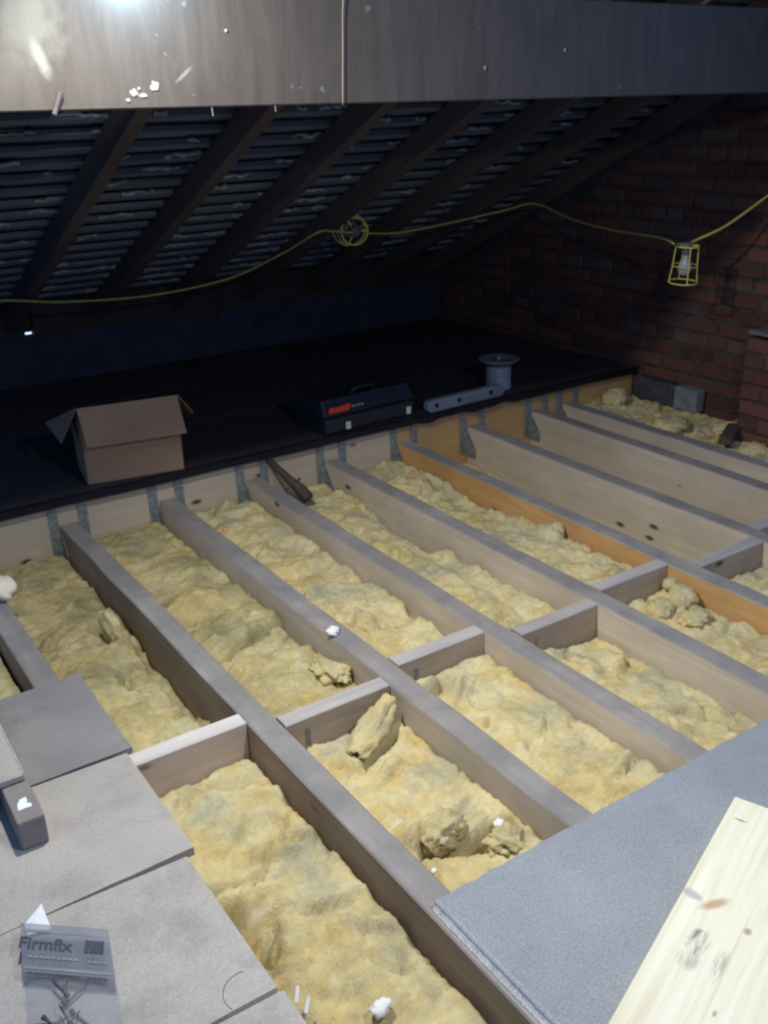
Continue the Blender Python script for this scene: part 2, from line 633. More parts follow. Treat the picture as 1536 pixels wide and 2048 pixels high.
# brick pier standing proud of the gable wall
pier = tag(obj('brick_pier', bbox((3.812, 2.17, ZC), (WX - 0.03, 2.705, 0.43)), M_mortar), kind='structure')
for row in range(10):
    z = -0.24 + row * 0.0735
    off = 0.112 if row % 2 else 0.0
    for y in np.arange(2.06 + off, 2.80, 0.2245):
        a, b_ = max(y - 0.1065, 2.17), min(y + 0.1065, 2.715)
        if b_ - a < 0.05:
            continue
        me = BR_S[row % 2] if b_ - a > 0.2 else BR_H[row % 2]
        put_brick(me, (3.826 + rb.uniform(-.004, .004), (a + b_) / 2, z), (0, 0, rb.uniform(-.015, .015)), pier)
    for x in (3.90, 4.01):
        put_brick(BR_H[row % 2], (x, 2.700, z), (0, 0, R(90)), pier)
obj('mortar_capping', bbox((3.80, 2.16, 0.468), (WX - 0.035, 2.72, 0.486), 0.006), plain('grey_capping', (0.13, 0.14, 0.15), 0.9), pier)

# eaves wall with the daylight slits
wb = bmesh.new()
box(wb, (-0.4, EY, 0.09), (WX, EY + 0.05, EZ - 0.035))
wall_back = tag(obj('wall_back', wb, plain('eaves_board', (0.04, 0.042, 0.06), 0.9, 0.1)), kind='structure')
for name, (x0, x1) in {'eaves_plate': (-0.4, 1.268), 'eaves_plate.001': (1.318, 3.003), 'eaves_plate.002': (3.013, WX)}.items():
    obj('eaves_plate', bbox((x0, EY - 0.01, EZ - 0.035), (x1, EY + 0.06, EZ + 0.30)), M_darkwood, wall_back)
for x0, x1, z0, z1 in ((1.268, 1.318, 0.372, 0.386), (3.003, 3.013, 0.366, 0.385)):
    obj('daylight_gap', bbox((x0, EY + 0.055, z0), (x1, EY + 0.062, z1)), M_sky, wall_back, label='slit of blue daylight at the eaves')
    obj('gap_filler', bbox((x0, EY + 0.045, z1), (x1, EY + 0.062, EZ + 0.30)), M_darkwood, wall_back)
    obj('gap_filler', bbox((x0, EY + 0.045, EZ - 0.036), (x1, EY + 0.062, z0)), M_darkwood, wall_back)

# roof slope: underlay, rafters, battens, slates
ANG = -math.atan(SL)
cs, sn = math.cos(ANG), math.sin(ANG)


def on_roof(x, s, h):
    """s metres down the slope from y=2.2, h above the rafter soffit"""
    return Vector((x, 2.2 + s * cs - h * sn, roof_z(2.2) + s * sn + h * cs))


SLEN = (EY + 0.05 - 2.2) / cs
RX0, RX1 = -0.3, WX + 0.08
bm = bmesh.new()
box(bm, (RX0, 0, 0.185), (RX1, SLEN, 0.195))
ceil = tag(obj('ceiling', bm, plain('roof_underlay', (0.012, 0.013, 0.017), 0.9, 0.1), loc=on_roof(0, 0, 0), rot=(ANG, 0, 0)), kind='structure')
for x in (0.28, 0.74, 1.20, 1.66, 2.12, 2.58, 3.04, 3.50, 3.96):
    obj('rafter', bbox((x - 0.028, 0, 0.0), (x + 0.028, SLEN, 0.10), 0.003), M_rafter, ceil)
tor = bmesh.new()
rt_ = random.Random(11)
slates = []
for v in range(3):
    bm = bmesh.new()
    box(bm, (-0.128, -0.02, 0), (0.128, 0.17 + 0.01 * v, 0.007), 0.001)
    me = bpy.data.meshes.new('slate')
    bm.to_mesh(me)
    bm.free()
    me.materials.append(M_slate)
    slates.append(me)
for i in range(26):
    s = 0.30 + i * 0.118
    if s > SLEN - 0.1:
        break
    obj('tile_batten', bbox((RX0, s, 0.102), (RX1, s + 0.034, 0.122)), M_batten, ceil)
    if s > 0.5:
        for k in range(15):
            x = 0.42 + k * 0.262 + (0.131 if i % 2 else 0)
            if x > WX - 0.1 or (i > 15 and (k % 1)):
                continue
            o = bpy.data.objects.new('slate', rt_.choice(slates))
            o.location = (x, s - 0.03 + rt_.uniform(-.006, .006), 0.132 + rt_.uniform(0, .004))
            o.rotation_euler = (R(6) + rt_.uniform(-.03, .03), rt_.uniform(-.01, .01), rt_.uniform(-.015, .015))
            link(o, ceil)
        x = 0.3
        while x < WX - 0.05:
            ln = rt_.uniform(0.03, 0.22)
            if rt_.random() < 0.5:
                n = max(2, int(ln / 0.02))
                pts = [(x + ln * q / n, s - 0.008 + rt_.uniform(-.006, .006), 0.112 + rt_.uniform(-.006, .006)) for q in range(n + 1)]
                tube(tor, pts, [rt_.uniform(0.004, 0.013) for _ in pts], 5)
            x += ln + rt_.uniform(0.03, 0.2)
tag(obj('lime_torching', tor, M_torch, ceil), kind='stuff')

# purlin
bm = bmesh.new()
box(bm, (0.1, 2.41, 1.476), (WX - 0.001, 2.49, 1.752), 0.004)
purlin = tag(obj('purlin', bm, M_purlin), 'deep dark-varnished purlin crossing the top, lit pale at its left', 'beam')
for (x, z, r, sx) in ((0.967, 1.526, 0.0115, 1.0), (0.913, 1.512, 0.0085, 1.2), (0.936, 1.506, 0.005, 2.2), (0.926, 1.521, 0.0035, 1.0), (0.896, 1.496, 0.004, 1.4),
                      (1.165, 1.648, 0.005, 1.0), (2.30, 1.612, 0.006, 0.8), (1.985, 1.563, 0.006, 0.8)):
    bm = bmesh.new()
    bmesh.ops.create_icosphere(bm, subdivisions=2, radius=1.0)
    for v in bm.verts:
        k = 1 + 0.25 * math.sin(5 * v.co.x + 3 * v.co.z + x * 40)
        v.co = Vector((v.co.x * r * sx * k, v.co.y * 0.0025, v.co.z * r * k))
    dim = r < 0.0075 and x > 1.1
    obj('paint_spot', bm, M_spot_dim if dim else M_paint, purlin, True, loc=(x, 2.409, z), label='small grey spot of paint' if dim else 'white spot of paint')
bm = bmesh.new()
tube(bm, [(0.716, 2.405, 1.470), (0.722, 2.404, 1.485), (0.736, 2.400, 1.516)], [0.006, 0.006, 0.007], 8)
obj('bent_nail', bm, M_nail, purlin)
for x, h in ((1.112, 0.02), (1.29, 0.014)):
    bm = bmesh.new()
    tube(bm, [(x, 2.415, 1.482), (x + 0.001, 2.413, 1.476 - h)], 0.0022, 6)
    obj('nail', bm, M_nail, purlin)

bm = bmesh.new()
tube(bm, spline([(1.505, 2.400, 1.76), (1.500, 2.403, 1.70), (1.497, 2.404, 1.62), (1.493, 2.404, 1.54), (1.490, 2.404, 1.474)], 4), 0.0017, 6)
tag(obj('hanging_thread', bm, plain('pale_thread', (0.20, 0.165, 0.12), 0.8), None, True), 'thin pale thread hanging straight down the face of the purlin', 'string')

# ================================================================== JOISTS
W = 0.0715
JX = {'Y': 0.085, 'Z': 0.487, 'A': 0.8925, 'B': 1.2955, 'C': 1.689, 'D': 2.085, 'E': 2.485, 'F': 2.900, 'G': 3.3225, 'H': 3.539}
JL = {
    'Y': 'floor joist hidden under the pale loft boards at the left',
    'Z': 'floor joist carrying the right ends of the pale loft boards',
    'A': 'brown floor joist carrying the left edge of the grey chipboard sheet',
    'B': 'floor joist with the white plaster lump on its top',
    'C': 'floor joist that the dark stick lies beside at the far end',
    'D': 'floor joist next to the left of the bright orange-sided joist',
    'E': 'bright orange-sided floor joist',
    'F': 'pale floor joist next to the right of the orange-sided joist',
    'G': 'pale knotty floor joist, second from the brick gable wall',
    'H': 'floor joist nearest the brick gable wall, close beside its neighbour',
}


def timber(name, lo, hi, side, top, axis, seed, parent=None, wob=0.0025):
    """sawn timber: long box cut into lengths, slightly waney, dusty on top"""
    rr = random.Random(seed)
    lo, hi = Vector(lo), Vector(hi)
    bm = bmesh.new()
    n = max(2, int((hi[axis] - lo[axis]) / 0.18))
    o = 1 - axis
    c = 0.004
    prof = [(0, 0), (1, 0), (1, 1 - c / (hi.z - lo.z)), (1 - c / (hi[o] - lo[o]), 1), (c / (hi[o] - lo[o]), 1), (0, 1 - c / (hi.z - lo.z))]
    rings = []
    for i in range(n + 1):
        t = i / n
        dx, dz = rr.uniform(-wob, wob), rr.uniform(-wob, wob) * 0.6
        ring = []
        for (a, b) in prof:
            p = Vector((0, 0, 0))
            p[axis] = lo[axis] + t * (hi[axis] - lo[axis])
            p[o] = lo[o] + a * (hi[o] - lo[o]) + dx + rr.uniform(-wob, wob) * 0.3
            p.z = lo.z + b * (hi.z - lo.z) + (dz if b > 0.5 else 0)
            ring.append(bm.verts.new(p))
        rings.append(ring)
    m = len(prof)
    for A, B in zip(rings, rings[1:]):
        for k in range(m):
            f = bm.faces.new((A[k], A[(k + 1) % m], B[(k + 1) % m], B[k]))
            f.material_index = 1 if k in (2, 3, 4) else 0
    bm.faces.new(rings[0])
    bm.faces.new(rings[-1])
    return obj(name, bm, [side, top], parent)


for i, (k, x) in enumerate(JX.items()):
    side = M_joist_orange if k == 'E' else (M_joist_brown if k in 'AYZ' else M_joist)
    j = timber('floor_joist', (x - W / 2, -0.2, ZC + 0.002), (x + W / 2, 3.574, 0.0), side, M_top, 1, i)
    tag(j, JL[k], 'joist', 'floor joists')

NOG = [('Z', 'A', 2.019, 'short clean pale noggin beside the corner of the loft boards'),
       ('A', 'B', 1.950, 'noggin behind the curled flap of insulation'),
       ('B', 'C', 2.022, 'noggin whose right end meets the joist beside the dark stick'),
       ('C', 'D', 1.942, 'noggin between the stick joist and the joist left of the orange one'),
       ('D', 'E', 2.006, 'noggin meeting the orange-sided joist from its left'),
       ('E', 'F', 1.927, 'noggin meeting the orange-sided joist on its right'),
       ('F', 'G', 2.001, 'darkest noggin, at the right edge between the pale joists'),
       ]
for i, (a, b, y, lab) in enumerate(NOG):
    new = i == 0
    n = timber('noggin', (JX[a] + W / 2 + 0.003, y - 0.052, -0.19), (JX[b] - W / 2 - 0.003, y, 0.001 if not new else 0.004),
               M_nog_new if new else M_nog, M_nog_newtop if new else M_nog_top, 0, 40 + i, wob=0.0015)
    tag(n, lab, 'noggin', 'noggins between the joists')
    if i in (1, 3, 2, 6):
        obj('nail_plate', bbox((JX[a] + W / 2 + 0.06, y - 0.0545, -0.085), (JX[a] + W / 2 + 0.073, y - 0.0525, -0.035)), M_galv, n, label='small grey metal plate')

for (x0, x1, m, lab) in ((-0.5, 2.46, M_header, 'beige header beam under the dark deck, behind the left hangers'),
                         (2.462, WX - 0.05, M_header_orange, 'orange header beam under the dark deck, at its right end')):
    tag(timber('header_beam', (x0, 3.582, ZC + 0.002), (x1, 3.66, 0.088), m, m, 0, int(x1 * 10), wob=0.001), lab, 'beam', 'header beams under the deck')


def hanger(x, lab):
    t = thing('joist_hanger', lab, 'joist hanger', (x, 3.578, 0), group='galvanised joist hangers on the header')
    for s in (-1, 1):
        bm = bmesh.new()
        box(bm, (s * 0.058 - 0.019, -0.0025, -0.135), (s * 0.058 + 0.019, 0.0, 0.086), 0.0006)
        for k in range(5):
            for q in (-0.009, 0.009):
                box(bm, (s * 0.058 + q - 0.0025, -0.0042, -0.10 + k * 0.042), (s * 0.058 + q + 0.0025, -0.002, -0.095 + k * 0.042), 0.001)
        obj('strap', bm, M_galv, t)
        bm = bmesh.new()
        vs = [bm.verts.new((s * xx, yy, zz)) for xx in (0.0385, 0.0405) for yy, zz in ((-0.002, 0.0 - 0.02), (-0.002, -0.15), (-0.075, -0.15), (-0.075, -0.10), (-0.02, -0.03))]
        bm.faces.new(vs[:5])
        bm.faces.new(vs[5:])
        for k in range(5):
            bm.faces.new((vs[k], vs[(k + 1) % 5], vs[5 + (k + 1) % 5], vs[5 + k]))
        obj('side_cheek', bm, M_galv, t)
    return t


HL = {'Z': 'leftmost joist hanger, under the black deck edge left of the box',
      'A': 'joist hanger below the left of the cardboard box, at the brown joist',
      'B': 'joist hanger below the right corner of the cardboard box',
      'C': 'joist hanger next to the dark stick',
      'D': 'joist hanger below the left end of the black case',
      'E': 'joist hanger below the right end of the black case, at the orange joist',
      'F': 'joist hanger below the long grey bar',
      'G': 'joist hanger below the flanged pot',
      }
for k, lab in HL.items():
    hanger(JX[k], lab)
hanger(JX['H'], 'joist hanger nearest the brick gable wall')

# ================================================================== DECK AND WHAT STANDS ON IT
deck = thing('loft_deck', 'dark dusty deck along the eaves with a black front edge', 'deck', (0, 3.55, 0.09))
for i, (y0, y1) in enumerate(((0.02, 0.32), (0.325, 0.62), (0.625, 0.92), (0.925, 1.22), (1.225, 1.52), (1.525, 1.80))):
    obj('deck_board', bbox((-0.5, y0, 0.0), (WX - 0.04, y1, 0.02 - (0.002 if i % 2 else 0)), 0.002), M_deck, deck)
bm = bmesh.new()
rr = random.Random(2)
top, bot, top2, bot2 = [], [], [], []
for i in range(141):
    x = -0.5 + i * (WX - 0.04 + 0.5) / 140
    wv = 0.006 * math.sin(x * 21) + 0.004 * math.sin(x * 47 + 1) if 2.5 < x < 3.3 else 0.0015 * math.sin(x * 9)
    for lst, y, z in ((top, 0.0, 0.022), (bot, 0.0, -0.006 + wv), (top2, 0.03, 0.0225), (bot2, 0.018, -0.006 + wv)):
        lst.append(bm.verts.new((x, y, z)))
for i in range(140):
    for A, B in ((top, bot), (bot, bot2), (bot2, top2), (top2, top)):
        bm.faces.new((A[i], A[i + 1], B[i + 1], B[i]))
bm.faces.new((top[0], bot[0], bot2[0], top2[0]))
bm.faces.new((top[-1], bot[-1], bot2[-1], top2[-1]))
obj('black_edging', bm, M_lip, deck, label='black front edging')
DZ = 0.1125

# cardboard box with open flaps
cb = thing('cardboard_box', 'open brown cardboard box with drooping flaps on the deck edge', 'box', (1.195, 3.605, DZ), R(-9.5))
bw, bd, bh = 0.194, 0.27, 0.315
bm = bmesh.new()
tt = 0.004
bk = bh - 0.095
for lo, hi in (((-bw, 0, 0), (bw, tt, bh)), ((-bw, bd - tt, 0), (bw, bd, bh)), ((-bw, 0, 0), (-bw + tt, bd, bh)), ((bw - tt, 0, 0), (bw, bd, bh)), ((-bw, 0, 0), (bw, bd, tt))):
    for v in box(bm, lo, hi):
        if v.co.z > 0.2:
            v.co.z -= (bh - bk) * v.co.y / bd
obj('carton', bm, M_card, cb)


def flap(pts, th, name='flap', mat=M_card):
    bm = bmesh.new()
    P = [Vector(p) for p in pts]
    nrm = (P[1] - P[0]).cross(P[2] - P[0]).normalized() * th
    a = [bm.verts.new(p) for p in P]
    b = [bm.verts.new(p + nrm) for p in P]
    bm.faces.new(a)
    bm.faces.new(b)
    k = len(P)
    for i in range(k):
        bm.faces.new((a[i], a[(i + 1) % k], b[(i + 1) % k], b[i]))
    return obj(name, bm, mat, cb)


flap([(-bw, 0, bh), (bw, 0, bh), (bw + 0.012, -0.055, bh - 0.145), (-bw + 0.012, -0.055, bh - 0.145)], -0.004)
flap([(-bw, 0.0, bh), (-bw, bd, bk), (-bw - 0.10, bd - 0.01, bk - 0.02), (-bw - 0.07, 0.06, bh - 0.15)], 0.004, 'flap', M_card_in)
flap([(bw, 0.0, bh), (bw, bd, bk), (bw + 0.08, bd, bk - 0.09), (bw + 0.06, 0.01, bh - 0.085)], -0.004, 'flap', M_card_in)
flap([(-bw, bd, bk), (bw, bd, bk), (bw, bd + 0.11, bk - 0.10), (-bw, bd + 0.11, bk - 0.10)], 0.004, 'flap', M_card_in)

# black tool case
tc = thing('tool_case', 'black plastic tool case with a red maker mark and two pale latches', 'tool case', (2.30, 3.585, DZ), R(3))
bm = bmesh.new()
box(bm, (-0.235, 0.0, 0.0), (0.265, 0.27, 0.075), 0.012, 2)
obj('case_body', bm, M_black, tc)
bm = bmesh.new()
vs = box(bm, (-0.245, 0.004, 0.078), (0.27, 0.275, 0.155), 0.012, 2)
for v in bm.verts:
    if v.co.z > 0.12:
        v.co.y += 0.03 * (1 - (v.co.y - 0.004) / 0.27)
        v.co.x *= 0.96
obj('case_lid', bm, M_black, tc)
for x in (-0.118, 0.228):
    bm = bmesh.new()
    box(bm, (x - 0.013, -0.008, 0.012), (x + 0.013, 0.002, 0.048), 0.003)
    box(bm, (x - 0.009, -0.010, 0.030), (x + 0.009, -0.006, 0.044), 0.002)
    obj('latch', bm, M_latch, tc, label='pale latch')
bm = bmesh.new()
for k, (x0, x1, h) in enumerate(((-0.216, -0.190, .018), (-0.187, -0.163, .015), (-0.160, -0.137, .018), (-0.134, -0.108, .020))):
    vs = box(bm, (x0, 0.0, 0.096), (x1, 0.010, 0.096 + h + 0.008))
    for v in vs:
        v.co.x += (v.co.z - 0.10) * 0.2
obj('maker_mark', bm, M_red, tc, label='red lettering mark', loc=(0, 0, 0.004))
bm = bmesh.new()
for k in range(4):
    box(bm, (-0.095 + k * 0.018, 0.001, 0.108), (-0.083 + k * 0.018, 0.010, 0.118))
obj('maker_mark', bm, M_greyprint, tc, label='small grey lettering')
bm = bmesh.new()
tube(bm, spline([(-0.06, 0.05, 0.155), (-0.055, 0.04, 0.178), (0.0, 0.038, 0.184), (0.055, 0.04, 0.178), (0.06, 0.05, 0.155)], 4), 0.007, 8)
obj('carry_handle', bm, M_black, tc, True)

# grey bar with holes
gb = bmesh.new()
L_, H_, rnd_ = 0.49, 0.058, 0.024
outl = []
for cx, cz, a0 in ((L_ - rnd_, rnd_, -90), (L_ - rnd_, H_ - rnd_, 0), (rnd_, H_ - rnd_, 90), (rnd_, rnd_, 180)):
    for k in range(6):
        a = R(a0 + 90 * k / 5)
        outl.append((cx + rnd_ * math.cos(a), cz + rnd_ * math.sin(a)))
A = [gb.verts.new((x, 0, z)) for x, z in outl]
B = [gb.verts.new((x, 0.03, z)) for x, z in outl]
gb.faces.new(A)
gb.faces.new(B)
for i in range(len(A)):
    gb.faces.new((A[i], A[(i + 1) % len(A)], B[(i + 1) % len(A)], B[i]))
bar = thing('metal_bar', 'long grey metal bar with dark round holes beside the black case', 'bar', (2.625, 3.575, DZ), R(2))
obj('bar_body', gb, M_bar, bar)
for x in (0.055, 0.195, 0.40):
    bm = bmesh.new()
    r = bmesh.ops.create_cone(bm, cap_ends=True, segments=16, radius1=0.011, radius2=0.011, depth=0.004)
    bmesh.ops.rotate(bm, verts=bm.verts, matrix=Matrix.Rotation(R(90), 3, 'X'))
    obj('hole', bm, M_lip, bar, loc=(x, -0.001, 0.030))

# flanged pot
pot = thing('flanged_pot', 'grey plastic pot with a wide flat rim on the deck', 'pot', (3.165, 3.70, DZ))
bm = bmesh.new()
lathe(bm, [(0.055, 0.0), (0.067, 0.004), (0.067, 0.03), (0.064, 0.034), (0.064, 0.105), (0.06, 0.128)], 28)
obj('pot_body', bm, M_pot, pot, True)
bm = bmesh.new()
lathe(bm, [(0.05, 0.126), (0.070, 0.129), (0.098, 0.150), (0.103, 0.153), (0.103, 0.160), (0.096, 0.162), (0.070, 0.150), (0.02, 0.146)], 32)
obj('rim', bm, plain('pot_rim_grey', (0.15, 0.17, 0.20), 0.5), pot, True)
bm = bmesh.new()
lathe(bm, [(0.012, 0.146), (0.012, 0.166), (0.008, 0.17)], 12)
obj('spigot', bm, M_pot, pot, True)

# dark stick leaning off the deck
st = bmesh.new()
tube(st, [(0, 0, 0), (0.05, 0, 0.003), (0.12, 0, 0.0), (0.20, 0, -0.002), (0.27, 0, 0.0)], [0.024, 0.026, 0.018, 0.015, 0.013], 8)
stick = thing('dark_stick', 'dark brown stick leaning from the deck edge into the insulation', 'stick', (1.822, 3.33, -0.045))
dirv = Vector((1.772, 3.535, 0.06)) - Vector((1.822, 3.33, -0.045))
q = dirv.to_track_quat('X', 'Z').to_euler()
obj('shaft', st, M_stick, stick, True, rot=q)
bm = bmesh.new()
tube(bm, [(0.10, 0.0, 0.0), (0.09, -0.02, 0.03)], 0.005, 6)
obj('side_twig', bm, M_stick, stick, rot=q)

# ================================================================== INSULATION
JS = {k: (x - W / 2, x + W / 2) for k, x in JX.items()}


def batt(label, xa, xb, ya, yb, base, seed, feats=(), mat=M_ins, slope=0.0, rough=1.0, cell=0.0085):
    """torn glass-wool batt: a height field with pillows, folds, creases and slits, skirted down to the ceiling"""
    xa += 0.005
    xb -= 0.005
    nx = max(8, int((xb - xa) / cell))
    ny = max(8, int((yb - ya) / cell))
    X, Y = np.meshgrid(np.linspace(xa, xb, nx + 1), np.linspace(ya, yb, ny + 1))
    u = (X - xa) / (xb - xa)
    wx = X + 0.02 * noise(X * 7, Y * 7, seed + 50)
    wy = Y + 0.03 * noise(X * 6, Y * 6, seed + 60)
    Z = base + slope * (u - 0.5)
    Z = Z + rough * (0.026 * fbm(wx * 2.8, wy * 2.4, seed, 3) + 0.011 * fbm(wx * 12, wy * 10, seed + 5, 4))
    rid = 1 - np.abs(fbm(wx * 4.0, wy * 6.5, seed + 11, 4)) * 2.4
    Z = Z + rough * 0.016 * np.clip(rid, -1, 1)
    cr = np.abs(noise(wx * 3.4, wy * 5.2, seed + 21))
    Z = Z - rough * 0.034 * np.exp(-(cr / 0.020) ** 2) * np.clip(noise(X * 4, Y * 4, seed + 23) * 5, 0, 1)
    r2 = np.abs(fbm(wx * 24, wy * 17, seed + 31, 3))
    Z = Z - rough * 0.016 * np.clip(0.30 - r2, 0, 1) + rough * 0.0035 * noise(X * 60, Y * 60, seed + 37) + rough * 0.002 * _rng.uniform(-1, 1, X.shape)
    fr = np.random.RandomState(seed + 100)
    for _k in range(int((yb - ya) * 7)):          # small tears and lifted tongues
        cx, cy = fr.uniform(xa + .03, xb - .03), fr.uniform(ya, yb)
        a_ = fr.uniform(-0.9, 0.9)
        ln = fr.uniform(0.02, 0.07)
        px_, py_ = wx - cx, wy - cy
        al = px_ * math.cos(a_) + py_ * math.sin(a_)
        ac = -px_ * math.sin(a_) + py_ * math.cos(a_)
        m_ = np.exp(-(al / ln) ** 2)
        Z = Z + rough * m_ * (0.016 * np.exp(-((ac - 0.016) / 0.016) ** 2) - fr.uniform(0.012, 0.034) * np.exp(-((ac + 0.006) / 0.007) ** 2))
    for f in feats:
        if f[0] == 'bump':
            _, fx, fy, rx, ry, h = f
            d = np.sqrt(((wx - fx) / rx) ** 2 + ((wy - fy) / ry) ** 2)
            Z = Z + h * np.clip(1 - d ** 2, 0, 1) ** 0.6
        elif f[0] == 'slit':
            _, x0, y0, x1, y1, wd, dp = f
            ax, ay = x1 - x0, y1 - y0
            t = np.clip(((wx - x0) * ax + (wy - y0) * ay) / (ax * ax + ay * ay), 0, 1)
            d = np.hypot(wx - x0 - t * ax, wy - y0 - t * ay)
            Z = Z - dp * np.exp(-(d / wd) ** 2)
        elif f[0] == 'ramp':     # extra height along the bay
            _, y0, z0, y1, z1 = f
            Z = Z + z0 + (z1 - z0) * np.clip((Y - y0) / (y1 - y0), 0, 1)
    # ragged drop at the joists and the ends
    ed = np.minimum(X - xa, xb - X)
    ragged = 0.003 + 0.012 * np.clip(noise(Y * 9, X * 0 + seed, seed + 3), 0, 1)
    Z = Z - 0.025 * np.exp(-ed / ragged)
    ee = np.minimum(Y - ya, yb - Y)
    Z = Z - 0.02 * np.exp(-ee / 0.006)
    Z = np.maximum(Z, ZC + 0.012)
    Z = np.minimum(Z, 0.045)
    nv = (nx + 1) * (ny + 1)
    verts = np.stack([X.ravel(), Y.ravel(), Z.ravel()], 1).tolist()
    faces = []
    for j in range(ny):
        b0 = j * (nx + 1)
        for i in range(nx):
            faces.append((b0 + i, b0 + i + 1, b0 + nx + 2 + i, b0 + nx + 1 + i))
    ring = [i for i in range(nx + 1)] + [j * (nx + 1) + nx for j in range(1, ny + 1)] + [ny * (nx + 1) + i for i in range(nx - 1, -1, -1)] + [j * (nx + 1) for j in range(ny - 1, 0, -1)]
    base_i = len(verts)
    for r in ring:
        x, y, z = verts[r]
        verts.append([x, y, ZC + 0.003])
    n = len(ring)
    for i in range(n):
        a, b = ring[i], ring[(i + 1) % n]
        faces.append((b, a, base_i + i, base_i + (i + 1) % n))
    faces.append(tuple(base_i + i for i in range(n)))
    c = Vector(((xa + xb) / 2, (ya + yb) / 2, ZC))
    me = bpy.data.meshes.new('insulation_batt')
    me.from_pydata([(v[0] - c.x, v[1] - c.y, v[2] - c.z) for v in verts], [], faces)
    me.materials.append(mat)
    me.polygons.foreach_set('use_smooth', [True] * len(me.polygons))
    me.update()
    o = bpy.data.objects.new('insulation_batt', me)
    o.location = c
    link(o)
    return tag(o, label, 'insulation', 'yellow insulation batts between the joists')


YH = 3.572


def bay(a, b):
    return JS[a][1], JS[b][0]


x0, x1 = bay('Y', 'Z')
batt('sliver of insulation at the left edge above the loft boards', x0, x1, 2.30, 3.45, -0.08, 1)
x0, x1 = bay('Z', 'A')
batt('dim yellow batt between the loft boards and the brown joist, far half', x0, x1, 2.025, YH, -0.125, 2,
     (('bump', 0.80, 2.78, 0.035, 0.10, 0.05), ('bump', 0.83, 2.45, 0.03, 0.35, -0.05), ('slit', 0.66, 2.06, 0.76, 2.12, 0.012, 0.03), ('bump', 0.62, 2.3, 0.12, 0.5, 0.03), ('slit', 0.74, 2.9, 0.80, 2.66, 0.012, 0.03)), mat=M_ins_dirty_shaded)
batt('brightest batt, nearest, beside the pale loft boards', x0, x1, 0.45, 1.96, -0.105, 3,
     (('slit', 0.560, 1.52, 0.59, 1.36, 0.022, 0.10), ('slit', 0.60, 1.44, 0.655, 1.45, 0.014, 0.06), ('slit', 0.60, 1.36, 0.635, 1.41, 0.013, 0.07), ('slit', 0.56, 1.60, 0.66, 1.565, 0.009, 0.04), ('bump', 0.63, 1.51, 0.05, 0.03, 0.03), ('bump', 0.78, 1.62, 0.10, 0.04, 0.035),
      ('slit', 0.70, 1.66, 0.83, 1.60, 0.010, 0.05), ('bump', 0.70, 1.80, 0.16, 0.10, 0.02), ('bump', 0.72, 1.28, 0.14, 0.12, 0.03), ('slit', 0.68, 1.46, 0.76, 1.36, 0.008, 0.02)))
x0, x1 = bay('A', 'B')
batt('grey-tinged batt below the cardboard box', x0, x1, 1.955, YH, -0.085, 4,
     (('slit', 1.00, 2.42, 1.25, 2.50, 0.014, 0.05), ('bump', 1.10, 2.56, 0.16, 0.10, 0.03), ('slit', 1.235, 2.50, 1.255, 2.30, 0.010, 0.045), ('bump', 1.08, 2.80, 0.10, 0.10, 0.02),
      ('slit', 1.02, 3.02, 1.16, 2.96, 0.014, 0.045), ('slit', 1.0, 2.75, 1.18, 2.70, 0.012, 0.03), ('bump', 1.10, 2.2, 0.14, 0.15, 0.02)), mat=M_ins_dirty_shaded)
batt('crumpled batt with the curled flap, left of the chipboard corner', x0, x1, 0.6, 1.892, -0.095, 5,
     (('slit', 1.02, 1.40, 1.22, 1.34, 0.018, 0.08), ('bump', 1.03, 1.46, 0.07, 0.06, 0.05), ('slit', 1.09, 1.745, 1.20, 1.80, 0.016, 0.06), ('slit', 1.0, 1.78, 1.06, 1.73, 0.012, 0.05)), rough=1.15)
x0, x1 = bay('B', 'C')
batt('batt in the bay left of the dark stick', x0, x1, 2.028, YH, -0.085, 6,
     (('slit', 1.42, 2.26, 1.50, 2.20, 0.012, 0.05), ('slit', 1.54, 2.12, 1.58, 2.10, 0.012, 0.04), ('bump', 1.46, 2.95, 0.12, 0.15, 0.02), ('slit', 1.38, 2.95, 1.46, 2.92, 0.012, 0.03)))
batt('smooth batt between two noggin bays, running under the chipboard edge', x0, x1, 0.6, 1.964, -0.075, 7,
     (('slit', 1.38, 1.88, 1.46, 1.92, 0.015, 0.06), ('bump', 1.40, 1.93, 0.05, 0.03, 0.03)), rough=0.8)
x0, x1 = bay('C', 'D')
batt('batt under the dark stick', x0, x1, 1.948, YH, -0.10, 8, (('bump', 1.86, 2.4, 0.08, 0.5, 0.03), ('bump', 2.02, 2.95, 0.06, 0.3, -0.06), ('slit', 1.80, 2.36, 1.88, 2.30, 0.01, 0.03)))
batt('pale batt with dark tears in the bay left of the foam-like clump', x0, x1, 0.6, 1.884, -0.095, 9,
     (('slit', 1.84, 1.52, 1.93, 1.44, 0.012, 0.055), ('slit', 1.93, 1.44, 1.96, 1.38, 0.012, 0.06), ('slit', 2.01, 1.45, 2.03, 1.36, 0.010, 0.06), ('slit', 1.96, 1.30, 2.02, 1.26, 0.01, 0.05),
      ('bump', 1.82, 1.78, 0.09, 0.10, 0.02)))
x0, x1 = bay('D', 'E')
batt('batt left of the orange-sided joist', x0, x1, 2.012, YH, -0.075, 10,
     (('bump', 2.40, 2.48, 0.05, 0.06, 0.045), ('slit', 2.36, 2.42, 2.44, 2.38, 0.010, 0.04), ('bump', 2.38, 2.92, 0.07, 0.35, -0.055), ('bump', 2.27, 3.2, 0.14, 0.2, 0.02)))
batt('batt under the round foam-like clump', x0, x1, 0.9, 1.948, -0.085, 11, (('slit', 2.40, 1.72, 2.44, 1.66, 0.012, 0.05), ('slit', 2.22, 1.66, 2.36, 1.58, 0.012, 0.04)))
x0, x1 = bay('E', 'F')
